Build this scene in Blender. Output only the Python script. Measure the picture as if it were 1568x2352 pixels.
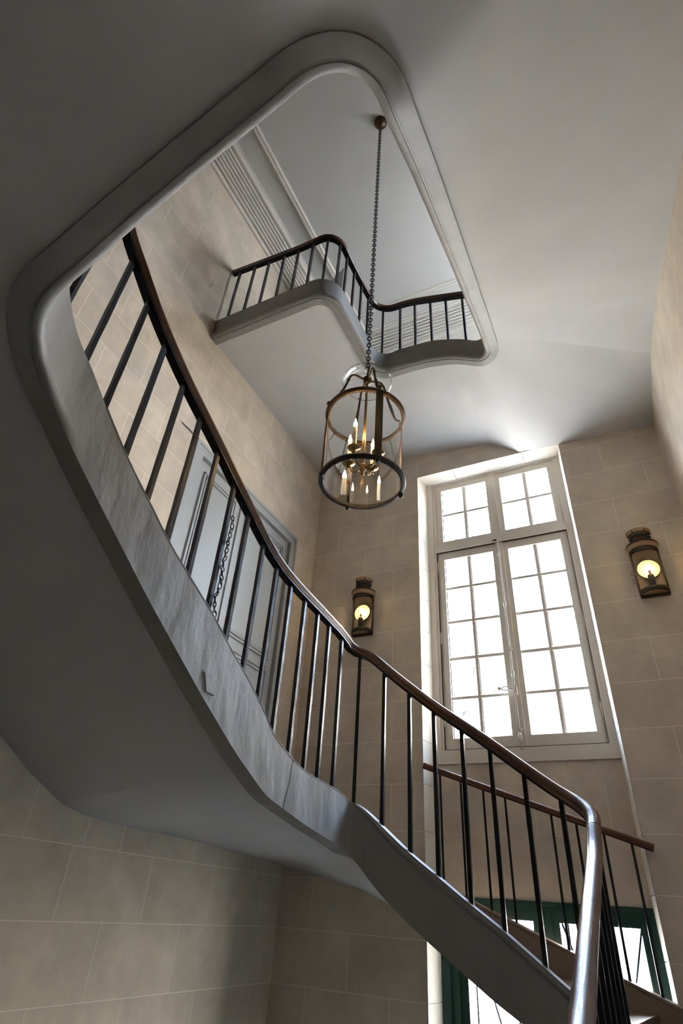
import bpy, math, random
from mathutils import Vector, Matrix
random.seed(7)
sc = bpy.context.scene
for o in list(bpy.data.objects):
    bpy.data.objects.remove(o)
col = sc.collection
PI = math.pi

# plan unit: distance camera -> window wall is 1.0 = S metres; eye height is z = 0, ground floor z = -ZF
S, ZF = 5.5, 0.5
def W(p):
    return Vector((p[0] * S, p[1] * S, (p[2] + ZF) * S))

# ------------------------------------------------------------------ camera
cam_d = bpy.data.cameras.new('camera')
cam = bpy.data.objects.new('camera', cam_d)
col.objects.link(cam)
sc.camera = cam
cam_d.sensor_fit = 'HORIZONTAL'
cam_d.sensor_width = 24.0
cam_d.lens = 1295.36 / 1568 * 24.0
cam_d.clip_start = 0.02
yaw, pitch, roll = [math.radians(a) for a in (-28.5515, 35.1595, 4.3115)]
fw = Vector((math.sin(yaw) * math.cos(pitch), math.cos(yaw) * math.cos(pitch), math.sin(pitch)))
rt = Vector((math.cos(yaw), -math.sin(yaw), 0))
up = rt.cross(fw)
r2 = rt * math.cos(roll) + up * math.sin(roll)
u2 = up * math.cos(roll) - rt * math.sin(roll)
M = Matrix((r2, u2, -fw)).transposed().to_4x4()
M.translation = W((0, 0, 0))
cam.matrix_world = M

# ------------------------------------------------------------------ world, daylight, exposure
w = bpy.data.worlds.new('world')
sc.world = w
w.use_nodes = True
bg = w.node_tree.nodes['Background']
bg.inputs['Color'].default_value = (0.50, 0.69, 1.0, 1)
bg.inputs['Strength'].default_value = 8.5
sc.view_settings.view_transform = 'Standard'
sc.view_settings.look = 'None'
sc.view_settings.gamma = 1.0
sc.view_settings.use_curve_mapping = False
sc.view_settings.exposure = 2.6
sc.cycles.use_denoising = True
sc.cycles.max_bounces = 10
sc.cycles.diffuse_bounces = 7
sc.cycles.glossy_bounces = 4
sc.cycles.transmission_bounces = 6
sc.cycles.transparent_max_bounces = 16
sc.cycles.caustics_reflective = False
sc.cycles.caustics_refractive = False
sc.cycles.sample_clamp_indirect = 6.0
sc.cycles.filter_width = 1.1

# sun standing behind the house: lights the courtyard fronts, never enters the window
sun_d = bpy.data.lights.new('sun', 'SUN')
sun_d.energy = 23.0
sun_d.color = (1.0, .91, .79)
sun_d.angle = math.radians(.6)
sun = bpy.data.objects.new('sun', sun_d)
sun.rotation_euler = Vector((.35, 1.0, -1.15)).to_track_quat('-Z', 'Y').to_euler()
col.objects.link(sun)

def portal(name, loc, rot, sx, sy):
    # sampling guide for the sky through a window opening; gives no light of its own
    l = bpy.data.lights.new(name, 'AREA')
    l.shape = 'RECTANGLE'
    l.size, l.size_y = sx * S, sy * S
    l.cycles.is_portal = True
    o = bpy.data.objects.new(name, l)
    o.location = W(loc)
    o.rotation_euler = rot
    col.objects.link(o)
portal('window_portal', (-.183, 1.085, .54), (-PI / 2, 0, 0), .30, .64)
portal('door_portal', (-.183, 1.085, -.24), (-PI / 2, 0, 0), .30, .52)
portal('upper_window_portal', (.20, .855, 1.185), (0, PI / 2, 0), .30, .24)

# ------------------------------------------------------------------ materials
def mat(name, color, rough=.6, metal=0.0, spec=.5, noise=0.0, nscale=6.0, bump=0.0, bscale=30.0,
        rnd=0.0, stretch=(1, 1, 1), color2=None, coat=0.0):
    m = bpy.data.materials.new(name)
    m.use_nodes = True
    nt = m.node_tree
    b = nt.nodes['Principled BSDF']
    b.inputs['Base Color'].default_value = (*color, 1)
    b.inputs['Roughness'].default_value = rough
    b.inputs['Metallic'].default_value = metal
    b.inputs['Specular IOR Level'].default_value = spec
    b.inputs['Coat Weight'].default_value = coat
    geo = nt.nodes.new('ShaderNodeNewGeometry')
    mp = nt.nodes.new('ShaderNodeMapping')
    mp.inputs['Scale'].default_value = stretch
    nt.links.new(geo.outputs['Position'], mp.inputs['Vector'])
    src = None
    if noise > 0 or color2:
        n = nt.nodes.new('ShaderNodeTexNoise')
        n.inputs['Scale'].default_value = nscale
        n.inputs['Detail'].default_value = 8
        n.inputs['Roughness'].default_value = .65
        nt.links.new(mp.outputs['Vector'], n.inputs['Vector'])
        rp = nt.nodes.new('ShaderNodeMapRange')
        rp.inputs[1].default_value = .3
        rp.inputs[2].default_value = .7
        nt.links.new(n.outputs['Fac'], rp.inputs[0])
        mx = nt.nodes.new('ShaderNodeMix')
        mx.data_type = 'RGBA'
        c2 = color2 or tuple(max(0, c * (1 - noise)) for c in color)
        c1 = color if color2 else tuple(min(1, c * (1 + noise * .5)) for c in color)
        mx.inputs[6].default_value = (*c2, 1)
        mx.inputs[7].default_value = (*c1, 1)
        nt.links.new(rp.outputs[0], mx.inputs[0])
        src = mx.outputs[2]
    if rnd > 0:
        oi = nt.nodes.new('ShaderNodeObjectInfo')
        r = nt.nodes.new('ShaderNodeMapRange')
        r.inputs[3].default_value = 1 - rnd
        r.inputs[4].default_value = 1 + rnd
        nt.links.new(oi.outputs['Random'], r.inputs[0])
        mm = nt.nodes.new('ShaderNodeVectorMath')
        mm.operation = 'SCALE'
        if src is not None:
            nt.links.new(src, mm.inputs[0])
        else:
            mm.inputs[0].default_value = color
        nt.links.new(r.outputs[0], mm.inputs['Scale'])
        src = mm.outputs[0]
    if src is not None:
        nt.links.new(src, b.inputs['Base Color'])
    if bump > 0:
        n2 = nt.nodes.new('ShaderNodeTexNoise')
        n2.inputs['Scale'].default_value = bscale
        n2.inputs['Detail'].default_value = 6
        nt.links.new(mp.outputs['Vector'], n2.inputs['Vector'])
        bp = nt.nodes.new('ShaderNodeBump')
        bp.inputs['Strength'].default_value = bump
        bp.inputs['Distance'].default_value = .02
        nt.links.new(n2.outputs['Fac'], bp.inputs['Height'])
        nt.links.new(bp.outputs['Normal'], b.inputs['Normal'])
    return m

def glass(name, tint=(1, 1, 1), gloss=.12, rough=.01, base=.03):
    m = bpy.data.materials.new(name)
    m.use_nodes = True
    nt = m.node_tree
    for n in list(nt.nodes):
        nt.nodes.remove(n)
    out = nt.nodes.new('ShaderNodeOutputMaterial')
    tr = nt.nodes.new('ShaderNodeBsdfTransparent')
    tr.inputs[0].default_value = (*tint, 1)
    gl = nt.nodes.new('ShaderNodeBsdfGlossy')
    gl.inputs['Roughness'].default_value = rough
    fr = nt.nodes.new('ShaderNodeFresnel')
    fr.inputs[0].default_value = 1.5
    mul = nt.nodes.new('ShaderNodeMath')
    mul.operation = 'MULTIPLY_ADD'
    mul.use_clamp = True
    mul.inputs[1].default_value = gloss
    mul.inputs[2].default_value = base
    nt.links.new(fr.outputs[0], mul.inputs[0])
    mx = nt.nodes.new('ShaderNodeMixShader')
    nt.links.new(mul.outputs[0], mx.inputs[0])
    nt.links.new(tr.outputs[0], mx.inputs[1])
    nt.links.new(gl.outputs[0], mx.inputs[2])
    nt.links.new(mx.outputs[0], out.inputs[0])
    return m

def emis(name, color, s):
    m = bpy.data.materials.new(name)
    m.use_nodes = True
    b = m.node_tree.nodes['Principled BSDF']
    b.inputs['Base Color'].default_value = (*color, 1)
    b.inputs['Emission Color'].default_value = (*color, 1)
    b.inputs['Emission Strength'].default_value = s
    return m

STONE = mat('limestone', (.65, .575, .475), .85, spec=.2, noise=.20, nscale=3.0, bump=.12, bscale=60, rnd=.04)
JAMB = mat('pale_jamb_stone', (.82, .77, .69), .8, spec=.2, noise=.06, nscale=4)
MORTAR = mat('lime_mortar', (.81, .745, .65), .9, spec=.1)
PLASTER = mat('soffit_plaster', (.56, .56, .565), .9, spec=.15, noise=.06, nscale=1.6, bump=.05, bscale=14)
STRING = mat('painted_string_plaster', (.265, .255, .245), .55, spec=.4, noise=.12, nscale=5, bump=.7, bscale=7, stretch=(1, 1, .35))
CREAM = mat('cream_wall_plaster', (.66, .635, .59), .85, spec=.15, noise=.05, nscale=2)
CEIL = mat('ceiling_plaster', (.56, .56, .55), .9, spec=.15, noise=.05, nscale=1.2)
IRON = mat('black_iron', (.010, .010, .012), .33, spec=.32, bump=.14, bscale=40, stretch=(1, 1, .4))
WOOD = mat('handrail_wood', (.13, .052, .024), .32, spec=.5, color2=(.055, .022, .011), nscale=9, stretch=(1, 1, 1), bump=.05, bscale=60, coat=.25)
OAK = mat('oak_tread', (.17, .10, .06), .30, spec=.5, color2=(.10, .06, .036), nscale=8, stretch=(1, 6, 1), coat=.2)
WPAINT = mat('window_paint', (.68, .635, .56), .42, spec=.45)
DOORP = mat('grey_blue_door_paint', (.36, .385, .40), .45, spec=.4)
DARKGAP = mat('dark_gap', (.02, .02, .02), .9)
GREEN = mat('dark_green_paint', (.016, .055, .042), .38, spec=.5)
BRONZE = mat('aged_bronze', (.10, .068, .042), .48, metal=.9, bump=.15, bscale=120)
UPR = mat('upright_bronze', (.17, .115, .065), .45, metal=.7)
PLATE = mat('lantern_back_plate', (.26, .20, .14), .5, metal=.2)
CUPB = mat('cup_bronze', (.26, .16, .07), .42, metal=.9)
BRASS = mat('gilt_brass', (.50, .30, .10), .3, metal=.95)
LIRON = mat('lantern_iron', (.045, .04, .036), .5, metal=.5)
COPPER = mat('lantern_copper', (.42, .27, .14), .5, metal=.4)
REFL = mat('lamp_reflector', (.42, .34, .23), .45, metal=.0, spec=.3)
CANDLE = mat('candle_white', (.82, .76, .64), .5)
FLAME = emis('bulb_flame', (1.0, .64, .28), 34.0)
LFLAME = emis('wall_lamp_bulb', (1.0, .66, .30), 20.0)
PANE = glass('window_glass', (.97, .985, .985), .6, .01, 0.0)
TEXPANE = glass('textured_glass', (.93, .96, .97), .6, .15, .03)
LGLASS = glass('lantern_glass', (.955, .965, .955), .38, .005, .02)
BELLGLASS = glass('smoke_bell_glass', (.975, .98, .975), .07, .02, .004)
FACADE = mat('courtyard_facade', (.46, .42, .36), .9, noise=.08)
FACADE2 = mat('bounce_facade', (.86, .79, .68), .9, noise=.05)  # tone of the added buildings, kept pale to bounce daylight indoors
FWIN = mat('courtyard_window', (.25, .28, .30), .2)
BARK = mat('bark', (.05, .042, .036), .9)
GROUND = mat('courtyard_gravel', (.24, .22, .19), .95, noise=.15)
STONEFLOOR = mat('stone_floor', (.09, .08, .07), .5, noise=.1)

# ------------------------------------------------------------------ mesh helpers (coordinates in plan units)
class MB:
    def __init__(s):
        s.v, s.f, s.sm = [], [], []
    def poly(s, pts, smooth=False):
        n = len(s.v)
        s.v += [tuple(p) for p in pts]
        s.f.append(tuple(range(n, n + len(pts))))
        s.sm.append(smooth)
    def box(s, x0, x1, y0, y1, z0, z1):
        n = len(s.v)
        s.v += [(x, y, z) for z in (z0, z1) for x, y in ((x0, y0), (x1, y0), (x1, y1), (x0, y1))]
        for f in ((3, 2, 1, 0), (4, 5, 6, 7), (0, 1, 5, 4), (1, 2, 6, 5), (2, 3, 7, 6), (3, 0, 4, 7)):
            s.f.append(tuple(n + i for i in f))
            s.sm.append(False)
        return s
    def prism(s, poly, z0, z1):
        n, k = len(s.v), len(poly)
        s.v += [(p[0], p[1], z0) for p in poly] + [(p[0], p[1], z1) for p in poly]
        s.f.append(tuple(n + i for i in range(k - 1, -1, -1)))
        s.f.append(tuple(n + k + i for i in range(k)))
        s.sm += [False, False]
        for i in range(k):
            j = (i + 1) % k
            s.f.append((n + i, n + j, n + k + j, n + k + i))
            s.sm.append(False)
        return s
    def grid(s, rows, closed=False, smooth=True, capends=False):
        n, m = len(s.v), len(rows[0])
        for r in rows:
            s.v += [tuple(p) for p in r]
        for i in range(len(rows) - 1):
            for j in range(m if closed else m - 1):
                k = (j + 1) % m
                s.f.append((n + i * m + j, n + i * m + k, n + (i + 1) * m + k, n + (i + 1) * m + j))
                s.sm.append(smooth)
        if capends:
            s.f.append(tuple(n + j for j in range(m - 1, -1, -1)))
            s.f.append(tuple(n + (len(rows) - 1) * m + j for j in range(m)))
            s.sm += [False, False]
        return s
    def tube(s, pts, r, n=8, smooth=True):
        pts = [Vector(p) for p in pts]
        rows = []
        rr = r if isinstance(r, (list, tuple)) else [r] * len(pts)
        ref = None
        for i, p in enumerate(pts):
            t = (pts[min(i + 1, len(pts) - 1)] - pts[max(i - 1, 0)]).normalized()
            if ref is None:
                ref = Vector((0, 0, 1)) if abs(t.z) < .9 else Vector((1, 0, 0))
            a = (ref - t * ref.dot(t)).normalized()
            b = t.cross(a)
            ref = a
            rows.append([p + (a * math.cos(q) + b * math.sin(q)) * rr[i] for q in [2 * PI * k / n for k in range(n)]])
        return s.grid(rows, True, smooth, True)
    def lathe(s, prof, c, n=24, a0=0.0, a1=2 * PI, smooth=True):
        full = abs(a1 - a0 - 2 * PI) < 1e-6
        rows = []
        for r, z in prof:
            rows.append([(c[0] + r * math.cos(a0 + (a1 - a0) * k / n), c[1] + r * math.sin(a0 + (a1 - a0) * k / n), c[2] + z)
                         for k in range(n if full else n + 1)])
        return s.grid(rows, full, smooth)
    def ball(s, c, r, n=10, sz=1.0):
        return s.lathe([(max(1e-5, r * math.sin(PI * i / n)), -r * sz * math.cos(PI * i / n)) for i in range(n + 1)], c, n * 2)
    def build(s, name, m, parent=None, origin=None):
        o0 = W(origin) if origin else Vector((0, 0, 0))
        me = bpy.data.meshes.new(name)
        me.from_pydata([W(p) - o0 for p in s.v], [], s.f)
        me.polygons.foreach_set('use_smooth', s.sm)
        me.materials.append(m)
        me.update()
        o = bpy.data.objects.new(name, me)
        o.location = o0
        col.objects.link(o)
        if parent:
            adopt(o, parent)
        return o

def adopt(o, parent):
    o.parent = parent
    base = Vector((0, 0, 0))
    q = parent
    while q:
        base += q.location if q.parent is None else Vector((0, 0, 0))
        q = q.parent
    # every parent in this scene is unrotated, so only the root's offset has to be undone
    o.matrix_parent_inverse = Matrix.Translation(-base) if parent.parent is None else Matrix.Identity(4)
    if parent.parent is not None:
        o.matrix_parent_inverse = (Matrix.Translation(base * -1) @ Matrix.Identity(4))
        pl = Matrix.Translation(parent.location)
        o.matrix_parent_inverse = (pl_world(parent)).inverted()

def pl_world(o):
    m = Matrix.Translation(o.location) @ Matrix.Diagonal((*o.scale, 1.0))
    if o.rotation_euler.z:
        m = Matrix.Translation(o.location) @ Matrix.Rotation(o.rotation_euler.z, 4, 'Z') @ Matrix.Diagonal((*o.scale, 1.0))
    if o.parent:
        return pl_world(o.parent) @ o.matrix_parent_inverse @ m
    return m

def tag(o, label=None, cat=None, kind=None, group=None):
    if label: o['label'] = label
    if cat: o['category'] = cat
    if kind: o['kind'] = kind
    if group: o['group'] = group
    return o

def empty(name, loc, label=None, cat=None, kind=None, group=None):
    o = bpy.data.objects.new(name, None)
    o.location = W(loc)
    o.empty_display_size = .1
    col.objects.link(o)
    return tag(o, label, cat, kind, group)

def inst(name, me, parent, loc, scale=(1, 1, 1), rz=0.0, world=True):
    o = bpy.data.objects.new(name, me)
    o.location = W(loc)
    o.scale = scale
    o.rotation_euler = (0, 0, rz)
    col.objects.link(o)
    if parent:
        o.parent = parent
        o.matrix_parent_inverse = pl_world(parent).inverted()
    return o

def unit_box_mesh(name, m):
    me = bpy.data.meshes.new(name)
    v = [(x, y, z) for z in (0, 1) for x, y in ((0, 0), (1, 0), (1, 1), (0, 1))]
    me.from_pydata(v, [], [(3, 2, 1, 0), (4, 5, 6, 7), (0, 1, 5, 4), (1, 2, 6, 5), (2, 3, 7, 6), (3, 0, 4, 7)])
    me.materials.append(m)
    return me

def interp(tab, x):
    if x <= tab[0][0]: return tab[0][1]
    for (a, va), (b, vb) in zip(tab, tab[1:]):
        if x <= b:
            t = (x - a) / max(1e-9, b - a)
            if isinstance(va, tuple):
                return tuple(p + (q - p) * t for p, q in zip(va, vb))
            return va + (vb - va) * t
    return tab[-1][1]

# ------------------------------------------------------------------ room shell
XL, XR, YB, YN, YU = -.609, .156, 1.0, -.30, 1.03
ZC, ZS = 1.45, .931            # top ceiling, underside of the upper landing
RX0, RX1, RTOP = -.346, -.026, .851       # window embrasure
FX0, FX1, FY = -.336, -.034, 1.043        # its inner end
DY0, DY1, DTOP, DBOT = .551, .917, .687, .0935
COURSE = [-.029 + .0712 * k for k in range(-7, 22)]
G = .0011                       # joint width
BLOCK = unit_box_mesh('stone_block', STONE)

def wall_plane(name, fn, a0, a1, z0, z1, holes, m):
    """backing sheet with rectangular holes; fn(a, z) -> point"""
    mb = MB()
    av = sorted({a0, a1, *[h[0] for h in holes], *[h[1] for h in holes]})
    zv = sorted({z0, z1, *[h[2] for h in holes], *[h[3] for h in holes]})
    av = [a for a in av if a0 <= a <= a1]
    zv = [z for z in zv if z0 <= z <= z1]
    for i in range(len(av) - 1):
        for j in range(len(zv) - 1):
            ca, cz = (av[i] + av[i + 1]) / 2, (zv[j] + zv[j + 1]) / 2
            if any(h[0] < ca < h[1] and h[2] < cz < h[3] for h in holes):
                continue
            mb.poly([fn(av[i], zv[j]), fn(av[i + 1], zv[j]), fn(av[i + 1], zv[j + 1]), fn(av[i], zv[j + 1])])
    return tag(mb.build(name, m), kind='structure')

def clip_rects(r, holes):
    rects = [r]
    for h in holes:
        new = []
        for a0, a1, z0, z1 in rects:
            if a1 <= h[0] or a0 >= h[1] or z1 <= h[2] or z0 >= h[3]:
                new.append((a0, a1, z0, z1))
                continue
            if a0 < h[0]: new.append((a0, h[0], z0, z1))
            if a1 > h[1]: new.append((h[1], a1, z0, z1))
            b0, b1 = max(a0, h[0]), min(a1, h[1])
            if z0 < h[2]: new.append((b0, b1, z0, h[2]))
            if z1 > h[3]: new.append((b0, b1, h[3], z1))
        rects = new
    return [q for q in rects if q[1] - q[0] > .006 and q[3] - q[2] > .004]

def blocks(parent, axis, plane, sign, a0, a1, z0, z1, joints, holes):
    """stone blocks of a wall; axis 'x' = wall along x at y=plane, 'y' = wall along y at x=plane; sign = side of the room"""
    dep = .004
    proud = .00008
    for k in range(len(COURSE) - 1):
        c0, c1 = max(COURSE[k], z0), min(COURSE[k + 1], z1)
        if c1 - c0 < .004: continue
        js = [a0] + [j for j in joints(k) if a0 + .01 < j < a1 - .01] + [a1]
        for j0, j1 in zip(js, js[1:]):
            for q in clip_rects((j0, j1, c0, c1), holes):
                p0, p1, q0, q1 = q[0] + G / 2, q[1] - G / 2, q[2] + G / 2, q[3] - G / 2
                lo = plane - dep if sign > 0 else plane - proud
                th = dep + proud
                if axis == 'y':
                    inst('stone_block', BLOCK, parent, (lo, p0, q0), (th * S, (p1 - p0) * S, (q1 - q0) * S))
                else:
                    inst('stone_block', BLOCK, parent, (p0, lo, q0), ((p1 - p0) * S, th * S, (q1 - q0) * S))

# left wall
VTOP = COURSE[17]               # top of the flat arch above the landing door
dh = (DY0, DY1, -9, DTOP)
wl = wall_plane('wall_left', lambda a, z: (XL, a, z), YN, YU + .02, -ZF, ZC, [(DY0, DY1, DBOT, DTOP)], MORTAR)
tag(wl, 'left limestone wall with pale joints')
def jl(k):
    if k % 2 == 0: return [.61 + .1425 * i for i in range(-7, 4)]
    return [.673 + .135 * i for i in range(-7, 4)]
arch = (DY0 - .022, DY1 + .024, DTOP - .003, COURSE[17])
kd = 16
blocks(wl, 'y', XL, 1, .02, YB, -.18, ZC - .06, jl, [(DY0, DY1, DBOT, DTOP), (DY0 - .045, DY1 + .04, DTOP - .0015, COURSE[11 + 7 - 1])])
# flat arch stones over the door
z0v, z1v = DTOP, COURSE[17]
bot = [DY0, .612, .672, .735, .793, .852, DY1]
top = [DY0 - .030, .602, .669, .735, .797, .866, DY1 + .030]
def vous(b0, b1, t0, t1):
    mb = MB()
    g = G / 2
    pts = [(b0 + g, z0v + g), (b1 - g, z0v + g), (t1 - g, z1v - g), (t0 + g, z1v - g)]
    fr = [(XL + .00008, y, z) for y, z in pts]
    bk = [(XL - .004, y, z) for y, z in pts]
    mb.poly(fr)
    for i in range(4):
        j = (i + 1) % 4
        mb.poly([bk[i], bk[j], fr[j], fr[i]])
    mb.build('stone_block', STONE, wl)
for i in range(6):
    vous(bot[i], bot[i + 1], top[i], top[i + 1])
vous(DY0 - .045, DY0, DY0 - .045, top[0])
vous(DY1, DY1 + .04, top[6], DY1 + .04)

# back wall (window wall) below the upper landing
wb = wall_plane('wall_back', lambda a, z: (a, YB, z), XL, XR, -ZF, .96, [(RX0, RX1, -ZF, RTOP)], MORTAR)
tag(wb, 'limestone window wall with pale joints')
def jb(k):
    if k % 2 == 0: return [-.475, .048]
    return [-.545, -.405, .116]
blocks(wb, 'x', YB, -1, XL, XR, -.22, .94, jb, [(RX0, RX1, -9, RTOP)])
# embrasure: splayed jambs and head, in courses
BK2 = []
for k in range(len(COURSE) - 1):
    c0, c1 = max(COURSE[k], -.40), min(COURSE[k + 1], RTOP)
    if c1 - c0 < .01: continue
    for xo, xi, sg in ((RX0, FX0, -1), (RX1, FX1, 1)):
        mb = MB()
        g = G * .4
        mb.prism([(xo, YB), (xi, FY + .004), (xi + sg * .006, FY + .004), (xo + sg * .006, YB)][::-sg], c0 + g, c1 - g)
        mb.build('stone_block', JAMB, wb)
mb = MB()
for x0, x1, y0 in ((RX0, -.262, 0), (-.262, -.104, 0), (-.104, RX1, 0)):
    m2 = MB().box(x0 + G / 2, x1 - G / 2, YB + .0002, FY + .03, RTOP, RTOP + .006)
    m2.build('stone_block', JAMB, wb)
# recessed panel under the sill
for c0, c1, js in ((.0285, .1143, [-.24, -.115]), (.1143, .1856, [-.30, -.175, -.065]), (.1856, .222, [-.235, -.12])):
    xs = [FX0 - .004] + js + [FX1 + .004]
    for a, b in zip(xs, xs[1:]):
        MB().box(a + G / 2, b - G / 2, FY - .001, FY + .03, c0 + G / 2, c1 - G / 2).build('stone_block', STONE, wb)
MB().box(FX0 - .004, FX1 + .004, FY, FY + .03, .0285, .222).build('panel_backing', MORTAR, wb)

# right wall
WY0, WY1, WZ0, WZ1 = .74, .97, 1.04, 1.33
wr = wall_plane('wall_right', lambda a, z: (XR, a, z), YN, YU + .02, -ZF, ZC, [(WY0, WY1, WZ0, WZ1)], MORTAR)
tag(wr, 'right limestone wall')
blocks(wr, 'y', XR, -1, .05, YB, .05, .96, lambda k: [.31 + .14 * i + (k % 2) * .07 for i in range(-4, 7)], [])
tag(wall_plane('wall_near', lambda a, z: (a, YN, z), XL, XR, -ZF, ZC, [], mat('near_wall_dark', (.16, .13, .10), .6)), 'unseen wall behind the viewer, darkened to cut bounced light')  # wall out of view, made dark to cut light bounced onto the soffits
uw = wall_plane('wall_upper', lambda a, z: (a, YU, z), XL - .01, XR + .01, .92, ZC, [], CREAM)
tag(uw, 'cream wall of the upper landing')
tag(wall_plane('ceiling', lambda a, z: (a, z, ZC), XL, XR, YN, YU, [], CEIL), 'pale plaster ceiling of the top floor')
tag(wall_plane('floor', lambda a, z: (a, z, -ZF), XL, XR, YN, YB + .08, [], STONEFLOOR), 'stone ground floor')
# outer skin so daylight only comes in by the openings
sk = MB()
sk.box(XL - .06, XL - .05, YN - .05, YU + .1, -ZF, ZC + .05)
sk.box(XL - .06, RX0 - .03, YB + .09, YB + .10, -ZF, ZC + .05)
sk.box(RX1 + .03, XR + .06, YB + .09, YB + .10, -ZF, ZC + .05)
sk.box(RX0 - .03, RX1 + .03, YB + .09, YB + .10, RTOP + .02, ZC + .05)
sk.box(RX0 - .03, RX1 + .03, YB + .09, YB + .10, .03, .215)
sk.box(RX0 - .033, RX0 - .03, FY, YB + .10, -ZF, RTOP + .02)
sk.box(RX1 + .03, RX1 + .033, FY, YB + .10, -ZF, RTOP + .02)
sk.box(RX0 - .03, RX1 + .03, FY, YB + .10, RTOP + .018, RTOP + .021)
sk.box(XL - .06, XR + .06, YN - .05, YU + .1, ZC + .04, ZC + .05)
sk.box(XL - .06, XR + .06, YN - .05, YN - .04, -ZF, ZC + .05)
XO = XR + .05
sk.box(XO, XO + .01, YN - .05, WY0, -ZF, ZC + .05)
sk.box(XO, XO + .01, WY1, YU + .1, -ZF, ZC + .05)
sk.box(XO, XO + .01, WY0, WY1, -ZF, WZ0)
sk.box(XO, XO + .01, WY0, WY1, WZ1, ZC + .05)
for y in (WY0, WY1): sk.box(XR, XO, y - .002, y + .002, WZ0, WZ1)
for z in (WZ0, WZ1): sk.box(XR, XO, WY0, WY1, z - .002, z + .002)
tag(sk.build('wall_outer', FACADE), 'outer masonry of the stairwell', kind='structure')

# cornice of the top floor
def cornice(name, fn, a0, a1):
    pr = [(0, 1.376), (.005, 1.376), (.008, 1.380), (.008, 1.384), (.004, 1.387), (.004, 1.391)]
    n = 6
    for i in range(n):
        t0, t1 = i / n, (i + 1) / n
        b = lambda t: (.006 + .032 * t, 1.392 + .046 * t)
        x0, z0 = b(t0)
        x1, z1 = b(t1)
        nx, nz = .0042 * .82, -.0042 * .57
        q = lambda f, k: (x0 + (x1 - x0) * f + nx * k, z0 + (z1 - z0) * f + nz * k)
        pr += [q(0, -1.0), q(.30, -1.0), q(.34, .5), q(.66, .9), q(.98, .5), q(1, -1.0)]
    pr += [(.046, 1.438), (.050, 1.441), (.051, 1.446), (.056, 1.4475), (.056, ZC)]
    mb = MB()
    for (d0, z0), (d1, z1) in zip(pr, pr[1:]):
        mb.poly([fn(a0, d0, z0), fn(a1, d0, z0), fn(a1, d1, z1), fn(a0, d1, z1)])
    mp = [(.103, ZC), (.104, 1.4455), (.107, 1.4435), (.110, 1.4435), (.1115, 1.446), (.114, 1.4445), (.117, 1.4445), (.119, 1.4475), (.120, ZC)]
    for (d0, z0), (d1, z1) in zip(mp, mp[1:]):
        mb.poly([fn(a0, d0, z0), fn(a1, d0, z0), fn(a1, d1, z1), fn(a0, d1, z1)])
    return tag(mb.build(name, CREAM), 'fluted plaster cornice', kind='structure')
cornice('trim_1', lambda a, d, z: (XL + d, a, z), YN, YU)
cornice('trim_2', lambda a, d, z: (a, YU - d, z), XL, XR)
cornice('trim_3', lambda a, d, z: (XR - d, a, z), YN, YU)

# ------------------------------------------------------------------ the stair: inner path round the well
def fillet(pts, rad, step=.006):
    out, seg = [], []
    P = [Vector(p) for p in pts]
    def line(a, b, sg):
        m = max(1, int((b - a).length / step))
        for i in range(m):
            out.append(a + (b - a) * (i / m)); seg.append(sg)
    prev = P[0]
    for i in range(1, len(P) - 1):
        p = P[i]
        d1 = (p - P[i - 1]).normalized()
        d2 = (P[i + 1] - p).normalized()
        ang = math.acos(max(-1, min(1, d1.dot(d2))))
        t = rad[i] * math.tan(ang / 2)
        a, b = p - d1 * t, p + d2 * t
        line(prev, a, i - 1)
        m = max(5, int(rad[i] * ang / step))
        sg = 1 if d1.x * d2.y - d1.y * d2.x > 0 else -1
        cen = a + Vector((-d1.y, d1.x)) * sg * rad[i]
        for k in range(m):
            th = sg * ang * k / m
            v = a - cen
            out.append(cen + Vector((v.x * math.cos(th) - v.y * math.sin(th), v.x * math.sin(th) + v.y * math.cos(th))))
            seg.append(i - .5)
        prev = b
    line(prev, P[-1], len(P) - 2)
    out.append(P[-1]); seg.append(len(P) - 2)
    s = [0.0]
    for a, b in zip(out, out[1:]): s.append(s[-1] + (b - a).length)
    return out, s, seg
PTS = [(-.066, -.25), (-.066, .69), (-.333, .69), (-.333, .10), (-.067, .10), (-.1, .70), (-.336, .735), (-.336, .513), (-.618, .513)]
RAD = [0, .03, .009, .07, .045, .03, .03, .045, 0]
PATH, PS, PSEG = fillet(PTS, RAD)
NP = len(PATH)
def s_at(sg, x, y):
    best = min((i for i in range(NP) if abs(PSEG[i] - sg) <= .5), key=lambda i: (PATH[i] - Vector((x, y))).length)
    i = best
    # refine on neighbouring segments
    bs, bd = PS[i], (PATH[i] - Vector((x, y))).length
    for a in (i - 1, i):
        if 0 <= a < NP - 1:
            d = PATH[a + 1] - PATH[a]
            u = max(0, min(1, (Vector((x, y)) - PATH[a]).dot(d) / d.length_squared))
            q = PATH[a] + d * u
            if (q - Vector((x, y))).length < bd - 1e-9:
                bd = (q - Vector((x, y))).length
                bs = PS[a] + u * d.length
    return bs
def p_at(s):
    s = max(0, min(PS[-1], s))
    lo = 0
    while lo < NP - 2 and PS[lo + 1] < s: lo += 1
    u = (s - PS[lo]) / (PS[lo + 1] - PS[lo])
    p = PATH[lo] + (PATH[lo + 1] - PATH[lo]) * u
    a, b = PATH[max(0, lo - 1)], PATH[min(NP - 1, lo + 2)]
    t = (b - a).normalized()
    return p, t, Vector((t.y, -t.x))      # point, tangent, outward normal (away from the well)

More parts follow.
